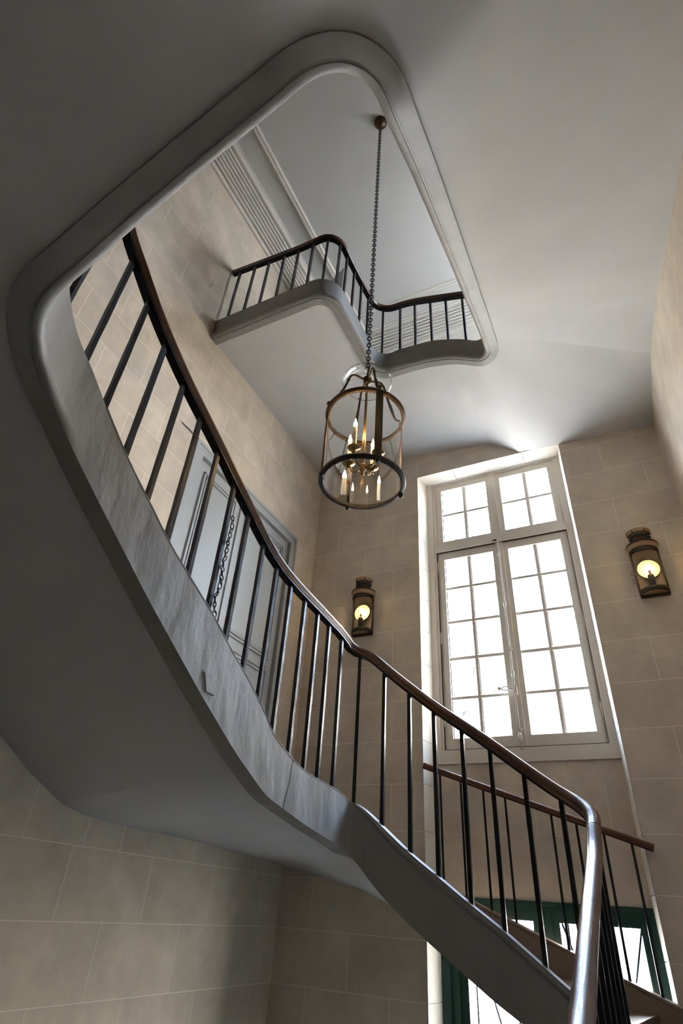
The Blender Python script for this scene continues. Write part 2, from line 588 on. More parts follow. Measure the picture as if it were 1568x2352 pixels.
def table(rows):
    t = sorted((s_at(r[0], r[1], r[2]), r[3]) for r in rows)
    out = []
    for a in t:
        if not out or a[0] - out[-1][0] > 1e-4: out.append(a)
    return out
def smooth_tab(tab, d):
    return lambda s: sum(interp(tab, s + k * d) for k in (-2, -1, 0, 1, 2)) / 5
L = -.333
BOT = table([(0, -.066, -.25, -.465), (0, -.066, .1, -.365), (0, -.066, .397, -.275), (0, -.066, .627, -.177),
    (1, -.0893, .69, -.117), (1, -.112, .69, -.0985), (1, -.149, .69, -.074), (1, -.168, .69, -.065), (1, -.199, .69, -.0455),
    (1, -.239, .69, -.0205), (1, -.265, .69, -.0035), (1, -.298, .69, .022), (1.5, -.33, .687, .055), (2, L, .66, .060), (2, L, .583, .0706),
    (2, L, .504, .0847), (2, L, .445, .111), (2, L, .381, .146), (2, L, .298, .195), (2, L, .219, .246), (2, L, .186, .268),
    (2.5, -.332, .16, .289), (2.5, -.328, .143, .299), (2.5, -.322, .133, .303), (2.5, -.312, .12, .307), (2.5, -.266, .1, .311),
    (3, -.256, .1, .320), (3, -.245, .1, .333), (3, -.235, .1, .343), (3, -.224, .1, .352), (3, -.18, .1, .387), (3, -.124, .1, .427),
    (3.5, -.107, .101, .442), (3.5, -.09, .107, .460), (3.5, -.075, .123, .471), (4, -.07, .153, .480), (4, -.072, .186, .507),
    (4, -.074, .224, .539), (4, -.077, .274, .573), (4, -.079, .326, .608), (4, -.085, .421, .672), (4, -.088, .49, .715),
    (4, -.093, .57, .769), (4, -.097, .64, .812), (4.5, -.1, .68, .829), (4.5, -.105, .696, .832), (5, -.12, .703, .836), (5, -.133, .705, .848), (5, -.158, .708, .869),
    (5, -.185, .712, .886), (5, -.223, .718, .903), (5, -.261, .723, .914), (5, -.303, .729, .923), (6, -.336, .65, .926), (7, -.609, .513, .926)])
TOP = table([(0, -.066, -.25, -.405), (0, -.066, .1, -.305), (0, -.066, .397, -.265), (0, -.066, .627, -.117), (1, -.0893, .69, -.057),
    (1, -.1122, .69, -.041), (1, -.128, .69, -.0298), (1, -.1621, .69, -.0057), (1, -.1934, .69, .0138), (1, -.225, .69, .0352),
    (1, -.2595, .69, .0577), (1, -.2945, .69, .0849), (1.5, -.3177, .69, .1032), (2, L, .67, .114), (2, L, .649, .116), (2, L, .611, .118), (2, L, .576, .120),
    (2, L, .544, .128), (2, L, .508, .139), (2, L, .479, .161), (2, L, .447, .180), (2, L, .412, .198), (2, L, .378, .218), (2, L, .341, .235),
    (2, L, .305, .252), (2, L, .273, .272), (2, L, .237, .294), (2, L, .203, .320), (2, L, .1725, .347), (2.5, -.322, .133, .371), (2.5, -.29, .105, .382),
    (3, -.256, .1, .392), (3, -.18, .1, .457), (3, -.124, .1, .497), (3.5, -.09, .107, .530), (4, -.07, .153, .550), (4, -.077, .274, .643),
    (4, -.085, .421, .742), (4, -.093, .57, .835), (4, -.097, .64, .872), (4.5, -.1, .69, .888), (5, -.12, .703, .893), (5, -.143, .706, .916), (5, -.179, .712, .940), (5, -.214, .717, .960),
    (5, -.252, .723, .971), (5, -.29, .728, .982), (6, -.336, .65, .984), (7, -.609, .513, .984)])
RAIL = table([(0, -.066, -.25, -.240), (0, -.066, .1, -.140), (0, -.066, .397, -.050), (0, -.066, .627, .049), (1, -.0893, .69, .1077),
    (1, -.1221, .69, .1316), (1, -.1578, .69, .160), (1, -.1896, .69, .1835), (1, -.2241, .69, .2075), (1, -.2567, .69, .2338), (1, -.2926, .69, .2640),
    (1.5, -.328, .687, .298), (2, L, .66, .307), (2, L, .626, .310), (2, L, .592, .313), (2, L, .556, .315), (2, L, .52, .318), (2, L, .484, .323), (2, L, .447, .336),
    (2, L, .411, .355), (2, L, .378, .372), (2, L, .343, .391), (2, L, .308, .408), (2, L, .272, .426), (2, L, .236, .448), (2, L, .203, .471),
    (2, L, .1715, .500), (2.5, -.322, .133, .535), (2.5, -.29, .105, .548), (3, -.256, .1, .560), (3, -.18, .1, .620), (3, -.124, .1, .655), (3.5, -.09, .107, .688), (4, -.07, .153, .710),
    (4, -.077, .274, .800), (4, -.085, .421, .897), (4, -.093, .57, .990), (4, -.097, .64, 1.025), (4.5, -.1, .69, 1.040), (5, -.12, .703, 1.047), (5, -.144, .707, 1.063),
    (5, -.18, .712, 1.084), (5, -.215, .717, 1.104), (5, -.251, .722, 1.125), (5, -.286, .728, 1.141), (5.5, -.323, .725, 1.149), (6, -.336, .69, 1.142), (6, -.336, .642, 1.134),
    (6, -.336, .575, 1.132), (6.5, -.263, .517, 1.138), (7, -.432, .513, 1.139), (7, -.509, .513, 1.148), (7, -.609, .513, 1.162)])
fbot, ftop, frail = smooth_tab(BOT, .006), smooth_tab(TOP, .005), smooth_tab(RAIL, .009)

# matching line of the wall side (plan point and soffit height)
OUTR = [(0, -.066, -.25, (.156, -.25, -.46)), (0, -.066, .397, (.156, .80, -.275)), (0, -.066, .6, (.156, 1, -.195)), (1, -.0893, .69, (-.05, 1, -.121)),
    (1, -.149, .69, (-.19, 1, -.069)), (1, -.199, .69, (-.262, 1, -.043)), (1, -.239, .69, (-.335, 1, -.015)), (1, -.265, .69, (-.385, 1, .005)),
    (1, -.298, .69, (-.455, 1, .029)), (1.5, -.33, .687, (-.609, 1, .058)), (2, L, .583, (-.609, .75, .069)), (2, L, .504, (-.609, .58, .0705)), (2, L, .488, (-.609, .538, .0735)), (2, L, .470, (-.609, .503, .080)),
    (2, L, .445, (-.609, .451, .102)), (2, L, .420, (-.609, .415, .1215)), (2, L, .381, (-.609, .365, .148)), (2, L, .298, (-.609, .28, .193)), (2, L, .219, (-.609, .18, .245)),
    (2.5, -.328, .143, (-.609, 0, .300)), (2.5, -.30, .11, (-.609, -.3, .316)), (3, -.256, .1, (-.40, -.3, .332)), (3, -.18, .1, (-.21, -.3, .378)),
    (3, -.124, .1, (-.08, -.3, .405)), (3.5, -.107, .101, (.04, -.3, .418)), (3.5, -.09, .107, (.156, -.3, .428)), (3.5, -.075, .123, (.156, -.10, .452)), (4, -.07, .153, (.156, .06, .493)), (4, -.074, .224, (.156, .2, .550)),
    (4, -.079, .326, (.156, .335, .614)), (4, -.085, .421, (.156, .465, .678)), (4, -.088, .49, (.156, .56, .727)), (4, -.093, .57, (.156, .655, .774)),
    (4, -.097, .64, (.156, .79, .822)), (4.5, -.1, .69, (.156, 1, .838)), (5, -.118, .703, (-.026, 1, .848)), (5, -.133, .705, (-.108, 1, .853)), (5, -.158, .708, (-.14, 1, .878)),
    (5, -.185, .712, (-.168, 1, .896)), (5, -.223, .718, (-.245, 1, .911)), (5, -.303, .729, (-.42, 1, .924)), (6, -.336, .69, (-.609, 1, .931)),
    (6, -.336, .6, (-.609, .8, .931)), (7, -.40, .513, (-.609, .6, .931)), (7, -.609, .513, (-.609, .535, .931))]
OUT = sorted((s_at(r[0], r[1], r[2]), r[3]) for r in OUTR)
def fout(s): return interp(OUT, s)

stair = empty('staircase', (L, .69, -ZF), 'grey plastered stone staircase sweeping round an open well', 'staircase')

# soffit (smooth underside)
TH = .0185
stations = sorted(set([PS[i] for i in range(0, NP, 2)] + [s for s, _ in OUT] + [PS[-1]]))
rows = []
for s in stations:
    p, t, n = p_at(s)
    o = fout(s)
    z0 = fbot(s) + .0055
    a = p + n * (TH - .004)
    if s > PS[-1] - .06: a = p + n * (TH - .004)
    K = 12
    rows.append([(a.x + (o[0] - a.x) * k / K, a.y + (o[1] - a.y) * k / K, z0 + (o[2] - z0) * k / K) for k in range(K + 1)])
MB().grid(rows).build('soffit', PLASTER, stair)

# string (the face and underside of the curb round the well)
rows = []
s_bead = s_at(2, L, .20)
for i in range(NP):
    s = PS[i]
    p, t, n = p_at(s)
    zb, zt = fbot(s), ftop(s)
    b = max(0.0, min(1.0, (s - s_bead) / .12))
    prof = [(0, zt - .0012), (0, zb + .013), (-.0025 * b, zb + .0115), (-.0045 * b, zb + .0085), (-.0048 * b, zb + .005), (-.0035 * b, zb + .0018), (-.0005 * b, zb + .0002),
            (.0022, zb), (.0026, zb + .0012 * b), (.0044, zb + .0012 * b), (.0048, zb), (TH * .6, zb - .0002), (TH, zb), (TH, zb + .03), (TH, zt - .0012), (TH - .0012, zt), (.0012, zt)]
    rows.append([(p.x + n.x * o, p.y + n.y * o, z) for o, z in prof])
so = MB().grid(rows, closed=True, capends=True).build('string', STRING, stair)
md = so.modifiers.new('edges', 'EDGE_SPLIT')
md.split_angle = math.radians(42)
# thin pale nosing line along the top of the string of the lower flight
rows = []
for i in range(NP):
    s = PS[i]
    if not (s_at(0, -.066, .55) < s < s_at(2, L, .20)): continue
    p, t, n = p_at(s)
    zt = ftop(s)
    e = max(.12, min(1.0, (s_at(1.5, -.333, .68) - s) / .05))
    rows.append([(p.x + n.x * o, p.y + n.y * o, zt + z) for o, z in ((-.0002, -.0075 * e), (-.0022 * e, -.0060 * e), (-.0028 * e, -.0030 * e), (-.0012 * e, -.0020 * e), (-.0012 * e, .0006), (.010, .0012), (.010, -.004))])
MB().grid(rows, closed=True, smooth=False, capends=True).build('string_capping', STRING, stair)
# squared plaster patch and joint on the string face
def on_string(s, f, o):
    p, t, n = p_at(s)
    z = fbot(s) + (ftop(s) - fbot(s)) * f
    return (p.x + n.x * o, p.y + n.y * o, z)
s0 = s_at(2, L, .392)
mb = MB()
q = [(-.007, .19), (.004, .10), (.011, .25), (.001, .36)]
fr = [on_string(s0 + a, f, -.0013) for a, f in q]
bk = [on_string(s0 + a * 1.25, .225 + (f - .225) * 1.25, .001) for a, f in q]
mb.poly(fr)
for i in range(4): mb.poly([bk[i], bk[(i + 1) % 4], fr[(i + 1) % 4], fr[i]])
mb.build('plaster_patch', STRING, stair)
s0 = s_at(2, L, .538)
mb = MB()
ln = [on_string(s0 + .0012 * math.sin(f * 9) - f * .010, f, 0) for f in [k / 10 for k in range(11)]]
mb.tube(ln, .0004, 5).build('string_joint', STRING, stair)

# steps
RISE = .0245
T0 = DBOT
def s_level(z):     # path position where the string top reaches z
    lo, hi = 0.0, PS[-1]
    prev = 0.0
    s = 0.0
    while s < hi:
        if ftop(s) >= z: return s
        s += .002
    return hi
levels = [T0 + RISE * k for k in range(-19, 36)]
marks = [s_level(T + (.019 if T < .6 else .010)) for T in levels] + [PS[-1]]
for T, a, b in zip(levels, marks, marks[1:]):
    if b - a < .004: continue
    m = max(1, int((b - a) / .012))
    ss = [a + (b - a) * k / m for k in range(m + 1)]
    inn, outp = [], []
    for s in ss:
        p, t, n = p_at(s)
        q = p + n * .010
        inn.append((q.x, q.y))
    marks_o = sorted(set([a, b] + [s for s, _ in OUT if a < s < b]))
    for s in marks_o:
        o = fout(s)
        outp.append((o[0], min(o[1], .9985)))
    big = b == PS[-1]
    poly = inn + outp[::-1]
    if big:
        poly = inn + [(XL, YU), (outp[0][0], YU)] + [outp[0]]
        poly = inn[:-1] + [(XL, .523), (XL, YU), (outp[0][0], YU)]
    nm = 'landing_floor' if (big or b - a > .1) else 'step'
    st = MB().prism(poly, T - .003, T)
    if a > 0:                           # riser below the front edge
        p, t, n = p_at(a)
        q = p + n * .012
        o = fout(a)
        d = Vector((t.x, t.y)) * .003
        zr = min(T - RISE, T - .006)
        st.prism([(q.x, q.y), (o[0], min(o[1], .9985)), (o[0] + d.x, min(o[1] + d.y, .9985)), (q.x + d.x, q.y + d.y)], zr - .001, T - .004)
    st.build(nm, OAK, stair)
    if not big and nm == 'step':        # rounded nosing in front of the riser
        p, t, n = p_at(a)
        q = p + n * .010
        o = fout(a)
        d = Vector((o[0], o[1])) - q
        f = -Vector((t.x, t.y)) * .004
        MB().prism([(q.x, q.y), (q.x + f.x, q.y + f.y), (o[0] + f.x, min(o[1] + f.y, .9985)), (o[0], min(o[1], .9985))], T - .006, T + .0002).build('nosing', OAK, stair)
# right part of the upper landing, flush with the quarter landing
# wall-side string across the window embrasure
def ws(x): return .021 - .377 * (x + .264)
mb = MB()
rows = []
for k in range(13):
    x = RX0 - .002 + (RX1 - RX0 + .05) * k / 12
    z = ws(x)
    rows.append([(x, .978, z - .062), (x, .978, z - .004), (x, .977, z - .003), (x, .977, z), (x, 1.006, z), (x, 1.006, z - .062)])
mb.grid(rows, closed=True, smooth=False, capends=True)
mb.build('wall_string', mat('brown_string_paint', (.27, .20, .155), .6), stair)

# ------------------------------------------------------------------ railing of the stair and upper landing
def rail_sweep(name, pts, prof, m, parent):
    rows = []
    P = [Vector(p) for p in pts]
    for i, p in enumerate(P):
        d = P[min(i + 1, len(P) - 1)] - P[max(i - 1, 0)]
        t = Vector((d.x, d.y, 0)).normalized()
        n = Vector((t.y, -t.x, 0))
        sl = d.z / max(1e-6, math.hypot(d.x, d.y))
        c = 1 / math.sqrt(1 + sl * sl)
        # keep the section square to the slope
        dirn = d.normalized()
        upv = n.cross(dirn)
        if upv.z < 0: upv = -upv
        rows.append([p + n * o + upv * h for o, h in prof])
    o = MB().grid(rows, closed=True, smooth=True, capends=True).build(name, m, parent)
    mm = o.modifiers.new('edges', 'EDGE_SPLIT')
    mm.split_angle = math.radians(50)
    return o
WOODP = [(-.0052, .0022), (-.0058, .0036), (-.0047, .0050), (-.0050, .0062), (-.0064, .0078), (-.0066, .0098), (-.0052, .0122), (-.0028, .0134), (0, .0138),
         (.0028, .0134), (.0052, .0122), (.0066, .0098), (.0064, .0078), (.0050, .0062), (.0047, .0050), (.0058, .0036), (.0052, .0022)]
IRONP = [(-.0048, 0), (-.0048, .0024), (.0048, .0024), (.0048, 0)]
OFFR = .009
railing = empty('stair_railing', (L + .01, .69, -ZF), 'black iron baluster railing with brown wooden handrail winding up around the stairwell', 'railing')
def rail_pts(a, b):
    pts, s = [], a
    while s < b:
        p, t, n = p_at(s)
        pts.append((p.x + n.x * OFFR, p.y + n.y * OFFR, frail(s)))
        s += .006
    p, t, n = p_at(b)
    pts.append((p.x + n.x * OFFR, p.y + n.y * OFFR, frail(b)))
    return pts
sJ = [0.02, s_at(0, -.066, .655), s_at(2, L, .59), s_at(2, L, .425), s_at(4, -.07, .16), PS[-1] - .004]
for a, b in zip(sJ, sJ[1:]):
    h = rail_sweep('handrail', rail_pts(a, b - .0006), WOODP, WOOD, railing)
    rail_sweep('rail_strip', rail_pts(a, b), IRONP, IRON, railing)
BW = .0044 * S
bar = bpy.data.meshes.new('baluster')
bv, bf = [], []
nz = 9
for k in range(nz):
    for x, y in ((-1, -1), (1, -1), (1, 1), (-1, 1)):
        bv.append((x * BW / 2 * (1 + .05 * math.sin(k * 2.3)), y * BW / 2 * (1 + .05 * math.cos(k * 1.7)), k / (nz - 1)))
for k in range(nz - 1):
    for j in range(4):
        bf.append((k * 4 + j, k * 4 + (j + 1) % 4, k * 4 + 4 + (j + 1) % 4, k * 4 + 4 + j))
bf += [(3, 2, 1, 0), (nz * 4 - 4, nz * 4 - 3, nz * 4 - 2, nz * 4 - 1)]
bar.from_pydata(bv, [], bf)
bar.materials.append(IRON)
def baluster(s, parent):
    p, t, n = p_at(s)
    q = p + n * OFFR
    zb = ftop(s) - .003
    inst('baluster', bar, parent, (q.x, q.y, zb), (1, 1, (frail(s) + .001 - zb) * S), math.atan2(t.y, t.x) + random.uniform(-.06, .06))
BS = []
y = .655
while y > .0:
    BS.append(s_at(0, -.066, y)); y -= .034
BS += [s_at(1, x, .69) for x in (-.0905, -.1245, -.160, -.1922, -.2265, -.259, -.2945, -.3285)]
BS += [s_at(2, L, y) for y in (.657, .618, .585, .550, .514, .480, .447, .4115, .378, .342, .306, .2725, .237, .203, .172)]
s = BS[-1] + .034
while s < s_at(4.5, -.1, .69) - .01:
    BS.append(s); s += .034
BS += [s_at(5, x, y) for x, y in ((-.112, .7025), (-.143, .706), (-.179, .712), (-.2145, .717), (-.252, .723), (-.289, .728), (-.3235, .7245))]
BS += [s_at(6, -.336, y) for y in (.686, .648, .611, .5745)] + [s_at(6.5, -.3385, .5425), s_at(6.5, -.3625, .517)]
BS += [s_at(7, x, .513) for x in (-.399, -.4345, -.4705, -.510, -.548, -.5885)]
for s in BS: baluster(s, railing)

# guard rail across the embrasure
guard = empty('guard_railing', (-.18, .992, ws(-.18)), 'short sloping iron guard rail with wooden handrail crossing the window recess', 'railing')
gp = [(x, .990, .2135 + (.0985 - .2135) * (x + .343) / .327 - .0075) for x in [-.343 + .327 * k / 14 for k in range(15)]]
rail_sweep('handrail', gp, [(a * .72, h * .72) for a, h in WOODP], mat('reddish_rail_wood', (.16, .06, .028), .4, color2=(.09, .035, .018), nscale=9), guard)
rail_sweep('rail_strip', gp, [(a * .72, h * .72) for a, h in IRONP], IRON, guard)
for x in (-.3134, -.279, -.243, -.2095, -.176, -.1436, -.11, -.0750, -.041):
    zr = .2135 + (.0985 - .2135) * (x + .343) / .327 - .0075
    inst('baluster', bar, guard, (x, .990, ws(x) - .003), (.75, .75, (zr + .004 - ws(x)) * S), .2)

# chain hanging on a baluster
def chain_mb(p0, p1, ln, wd, r, n=5, k=8):
    mb = MB()
    p0, p1 = Vector(p0), Vector(p1)
    d = (p1 - p0)
    N = max(1, int(d.length / (ln * .74)))
    for i in range(N):
        c = p0 + d * ((i + .5) / N)
        a = i * PI / 2 + .5
        ax = Vector((math.cos(a), math.sin(a), 0))
        pts = []
        for j in range(k + 1):
            q = 2 * PI * j / k
            pts.append(c + ax * math.cos(q) * wd / 2 + Vector((0, 0, 1)) * math.sin(q) * ln / 2)
        mb.tube(pts, r, n)
    return mb
s0 = s_at(2, L, .378)
p, t, n = p_at(s0)
cx, cy = p.x + n.x * OFFR - n.x * .0052, p.y + n.y * OFFR
mb = MB()
N = 26
for i in range(N):
    f = i / (N - 1)
    z = .330 - (.330 - .206) * f
    c = Vector((cx + .0010 * math.sin(i * .9), cy + .0035 - .001 * math.cos(i * .7), z))
    a = i * PI / 2 + .4 + random.uniform(-.3, .3)
    ax = Vector((math.cos(a), math.sin(a), 0))
    tl = Vector((0, 0, 1)) + Vector((random.uniform(-.3, .3), random.uniform(-.3, .3), 0))
    mb.tube([c + ax * math.cos(2 * PI * j / 8) * .0017 + tl * math.sin(2 * PI * j / 8) * .0034 for j in range(9)], .00055, 5)
tag(mb.build('chain', IRON), 'thin dark chain hanging down beside a baluster in front of the grey door', 'chain')

# ------------------------------------------------------------------ landing double door (left wall)
d2 = tag(empty('door_2', (XL, (DY0 + DY1) / 2, DBOT)), 'tall grey painted double door on the landing', kind='structure')
AW = .024
XD = XL - .006
mb = MB()
mb.box(XL - .03, XL + .0015, DY0, DY0 + AW, DBOT, DTOP)
mb.box(XL - .03, XL + .0015, DY1 - AW, DY1, DBOT, DTOP)
mb.box(XL - .03, XL + .0015, DY0 + AW, DY1 - AW, DTOP - AW, DTOP)
mb.box(XL - .02, XL + .003, DY0 + .0002, DY0 + .007, DBOT, DTOP - .0002)
mb.box(XL - .02, XL + .003, DY1 - .007, DY1 - .0002, DBOT, DTOP - .0002)
mb.box(XL - .02, XL + .003, DY0 + .007, DY1 - .007, DTOP - .007, DTOP - .0002)
mb.build('door_frame', DOORP, d2)
MB().box(XL - .034, XL - .028, DY0, DY1, DBOT, DTOP).build('door_backing', DARKGAP, d2)
ym = .7135
for y0, y1 in ((DY0 + AW + .001, ym - .0006), (ym + .0006, DY1 - AW - .001)):
    leaf = MB().box(XD - .012, XD, y0, y1, DBOT + .002, DTOP - AW - .0012).build('leaf', DOORP, d2)
    for z0, z1 in ((.385, DTOP - AW - .022), (DBOT + .022, .365)):
        a0, a1 = y0 + .018, y1 - .018
        mb = MB()
        for ins, wd, h in ((0, .0028, .0030), (.0040, .0016, .0018), (.0068, .0028, .0030)):
            b0, b1, c0, c1 = a0 + ins, a1 - ins, z0 + ins, z1 - ins
            mb.box(XD - .001, XD + h, b0, b1, c0, c0 + wd)
            mb.box(XD - .001, XD + h, b0, b1, c1 - wd, c1)
            mb.box(XD - .001, XD + h, b0, b0 + wd, c0, c1)
            mb.box(XD - .001, XD + h, b1 - wd, b1, c0, c1)
        mb.build('panel_moulding', DOORP, leaf)
        MB().box(XD - .001, XD + .0008, a0 + .013, a1 - .013, z0 + .013, z1 - .013).build('panel', DOORP, leaf)
    if y0 > .7:
        MB().box(XD - .001, XD + .0025, y0 - .003, y0 + .004, DBOT + .002, DTOP - AW - .0012).build('meeting_strip', DOORP, leaf)
# open door leaf on the upper landing
d3 = tag(empty('door_3', (-.6, .79, .951)), 'grey door leaf standing open on the upper landing', kind='structure')
h0, h1 = Vector((-.600, .7875)), Vector((-.434, .718))
dd = (h1 - h0).normalized()
nn = Vector((-dd.y, dd.x)) * .0035
lf = MB().prism([tuple(h0 - nn), tuple(h1 - nn), tuple(h1 + nn), tuple(h0 + nn)], .953, 1.368).build('leaf', DOORP, d3)
for u0, u1, z0, z1 in ((.12, .88, 1.16, 1.345), (.12, .88, .98, 1.14)):
    a, b = h0 + dd * (h1 - h0).length * u0, h0 + dd * (h1 - h0).length * u1
    mb = MB()
    for sgn in (-1, 1):
        o = nn * sgn
        e = nn * sgn * 1.5
        for (p, q, c0, c1) in ((a, b, z0, z0 + .005), (a, b, z1 - .005, z1), (a, a + dd * .005, z0, z1), (b - dd * .005, b, z0, z1)):
            mb.prism([tuple(p + o), tuple(q + o), tuple(q + e), tuple(p + e)][::sgn], c0, c1)
    mb.build('panel_moulding', DOORP, lf)
mb = MB()
mb.box(XL, XL + .006, .785, .800, .951, 1.385)
mb.box(XL, XL + .006, .965, .980, .951, 1.385)
mb.box(XL, XL + .006, .785, .980, 1.37, 1.385)
mb.box(XL, XL + .002, .80, .965, .951, 1.37)
mb.build('door_frame', DOORP, d3)

# ------------------------------------------------------------------ window of the half landing
w1 = tag(empty('window_1', (-.183, FY, .222)), 'tall cream casement window with small panes', kind='structure')
YF = FY
mb = MB()
mb.box(FX0 - .004, -.319, YF + .000, YF + .035, .222, RTOP)
mb.box(-.046, FX1 + .004, YF + .000, YF + .035, .222, RTOP)
mb.box(-.319, -.046, YF, YF + .035, .8475, RTOP + .002)
mb.box(FX0 - .004, -.3255, YF - .003, YF + .001, .222, RTOP)
mb.box(-.0395, FX1 + .004, YF - .003, YF + .001, .222, RTOP)
mb.box(-.3255, -.0395, YF - .003, YF + .001, .8495, RTOP)
mb.box(-.319, -.046, YF - .001, YF + .035, .660, .677)
mb.build('frame', WPAINT, w1)
sill = MB()
sill.box(FX0 - .004, FX1 + .004, YF - .006, YF + .035, .222, .2335)
sill.box(FX0 - .002, FX1 + .002, YF - .0035, YF + .035, .2335, .2455)
sill.build('window_sill', WPAINT, w1)
XP = {0: ((-.304, -.2555), (-.246, -.198)), 1: ((-.166, -.1175), (-.108, -.061))}
ZU = ((.689, .7570), (.7665, .8315))
ZLW = ((.2666, .3353), (.3441, .4116), (.4218, .4897), (.4990, .5670), (.5762, .6420))
def sash(name, k, z0, z1, zs, x0, x1):
    s = empty(name, (x0, YF, z0))
    s.parent = w1
    s.matrix_parent_inverse = pl_world(w1).inverted()
    cols = XP[k]
    ya, yb = YF + .004, YF + .020
    mb = MB()
    xs = [x0, cols[0][0], cols[0][1], cols[1][0], cols[1][1], x1]
    mb.box(x0, cols[0][0], ya, yb, z0, z1)
    mb.box(cols[1][1], x1, ya, yb, z0, z1)
    mb.box(cols[0][0], cols[1][1], ya, yb, z0, zs[0][0])
    mb.box(cols[0][0], cols[1][1], ya, yb, zs[-1][1], z1)
    mb.build('sash_frame', WPAINT, s)
    mu = MB()
    c = (cols[0][1] + cols[1][0]) / 2
    hw = (cols[1][0] - cols[0][1]) / 2
    for a, b in zip(zs, zs[1:]):
        zc, hz = (a[1] + b[0]) / 2, (b[0] - a[1]) / 2
        rows = [[(x, y, zc + d) for d, y in ((-hz, yb), (-hz, ya + .008), (-hz * .55, ya + .003), (hz * .55, ya + .003), (hz, ya + .008), (hz, yb))] for x in (cols[0][0], cols[1][1])]
        mu.grid(rows, closed=True, smooth=False)
    rows = [[(c + d, y, z) for d, y in ((-hw, yb), (-hw, ya + .008), (-hw * .55, ya + .0027), (hw * .55, ya + .0027), (hw, ya + .008), (hw, yb))] for z in (zs[0][0], zs[-1][1])]
    mu.grid(rows, closed=True, smooth=False)
    # chamfer round every pane row
    for a0, a1 in zs:
        for x, y in cols:
            mu.box(x - .0016, x, ya + .004, ya + .010, a0, a1)
    mu.build('glazing_bars', WPAINT, s)
    for a0, a1 in zs:
        for b0, b1 in cols:
            m2 = MB()
            m2.poly([(b0 - .001, yb - .005, a0 - .001), (b1 + .001, yb - .005, a0 - .001), (b1 + .001, yb - .005, a1 + .001), (b0 - .001, yb - .005, a1 + .001)])
            m2.build('pane', PANE, s)
    return s
sash('sash', 0, .6760, .8485, ZU, -.3196, -.1905)
sash('sash', 1, .6760, .8485, ZU, -.1785, -.0454)
MB().box(-.1915, -.1775, YF - .001, YF + .030, .677, .8475).build('mullion', WPAINT, w1)
sash('casement', 0, .2450, .6610, ZLW, -.3196, -.1831)
sash('casement', 1, .2450, .6610, ZLW, -.1829, -.0454)
MB().box(-.190, -.1755, YF - .0005, YF + .01, .2475, .6585).build('meeting_stile', WPAINT, w1)
# espagnolette bolt
mb = MB()
xe, ye = -.184, YF - .0035
mb.tube([(xe, ye, .241), (xe, ye, .668)], .0016, 8)
for z in (.262, .372, .512, .628):
    mb.lathe([(.0016, -.007), (.0030, -.004), (.0022, -.002), (.0034, 0), (.0022, .002), (.0030, .004), (.0016, .007)], (xe, ye, z), 10)
for z in (.275, .42, .60):
    mb.box(xe - .0038, xe + .0038, ye - .0005, ye + .004, z - .0022, z + .0022)
mb.build('bolt_rod', WPAINT, w1)
mb = MB()
mb.tube([(xe, ye - .002, .344), (xe - .008, ye - .007, .344)], .0020, 8)
mb.tube([(xe - .008, ye - .007, .344), (xe - .0125, ye - .008, .3475), (xe - .0185, ye - .009, .347), (xe - .022, ye - .009, .344)], .0011, 6)
mb.tube([(xe - .008, ye - .007, .344), (xe - .0125, ye - .008, .3405), (xe - .0185, ye - .009, .341), (xe - .022, ye - .009, .344)], .0011, 6)
mb.ball((xe - .0255, ye - .0095, .344), .0036, 8)
mb.box(xe - .002, xe + .004, ye - .003, ye + .002, .334, .349)
mb.build('bolt_handle', WPAINT, w1)
for z, x in ((.665, 0), (.2415, 0)):
    MB().box(xe - .011, xe - .0005, YF - .0022, YF - .0002, z - .0012, z + .0012).build('bolt_slot', DARKGAP, w1)
for x in (-.3188, -.0462):
    for z in (.625, .46, .30):
        MB().tube([(x, YF + .002, z - .013), (x, YF + .002, z - .0105), (x, YF + .002, z + .0105), (x, YF + .002, z + .013)], [.0008, .0020, .0020, .0008], 8).build('hinge', WPAINT, w1)
mb = MB()
for x in (-.3190, -.0460):
    mb.box(x - .0004, x + .0004, YF - .0004, YF + .004, .2475, .6590)
mb.box(-.319, -.046, YF - .0004, YF + .004, .2463, .2471)
mb.box(-.319, -.046, YF + .0002, YF + .004, .6592, .6599)
mb.box(-.319, -.046, YF + .0002, YF + .004, .6771, .6777)
mb.build('shadow_gap', DARKGAP, w1)

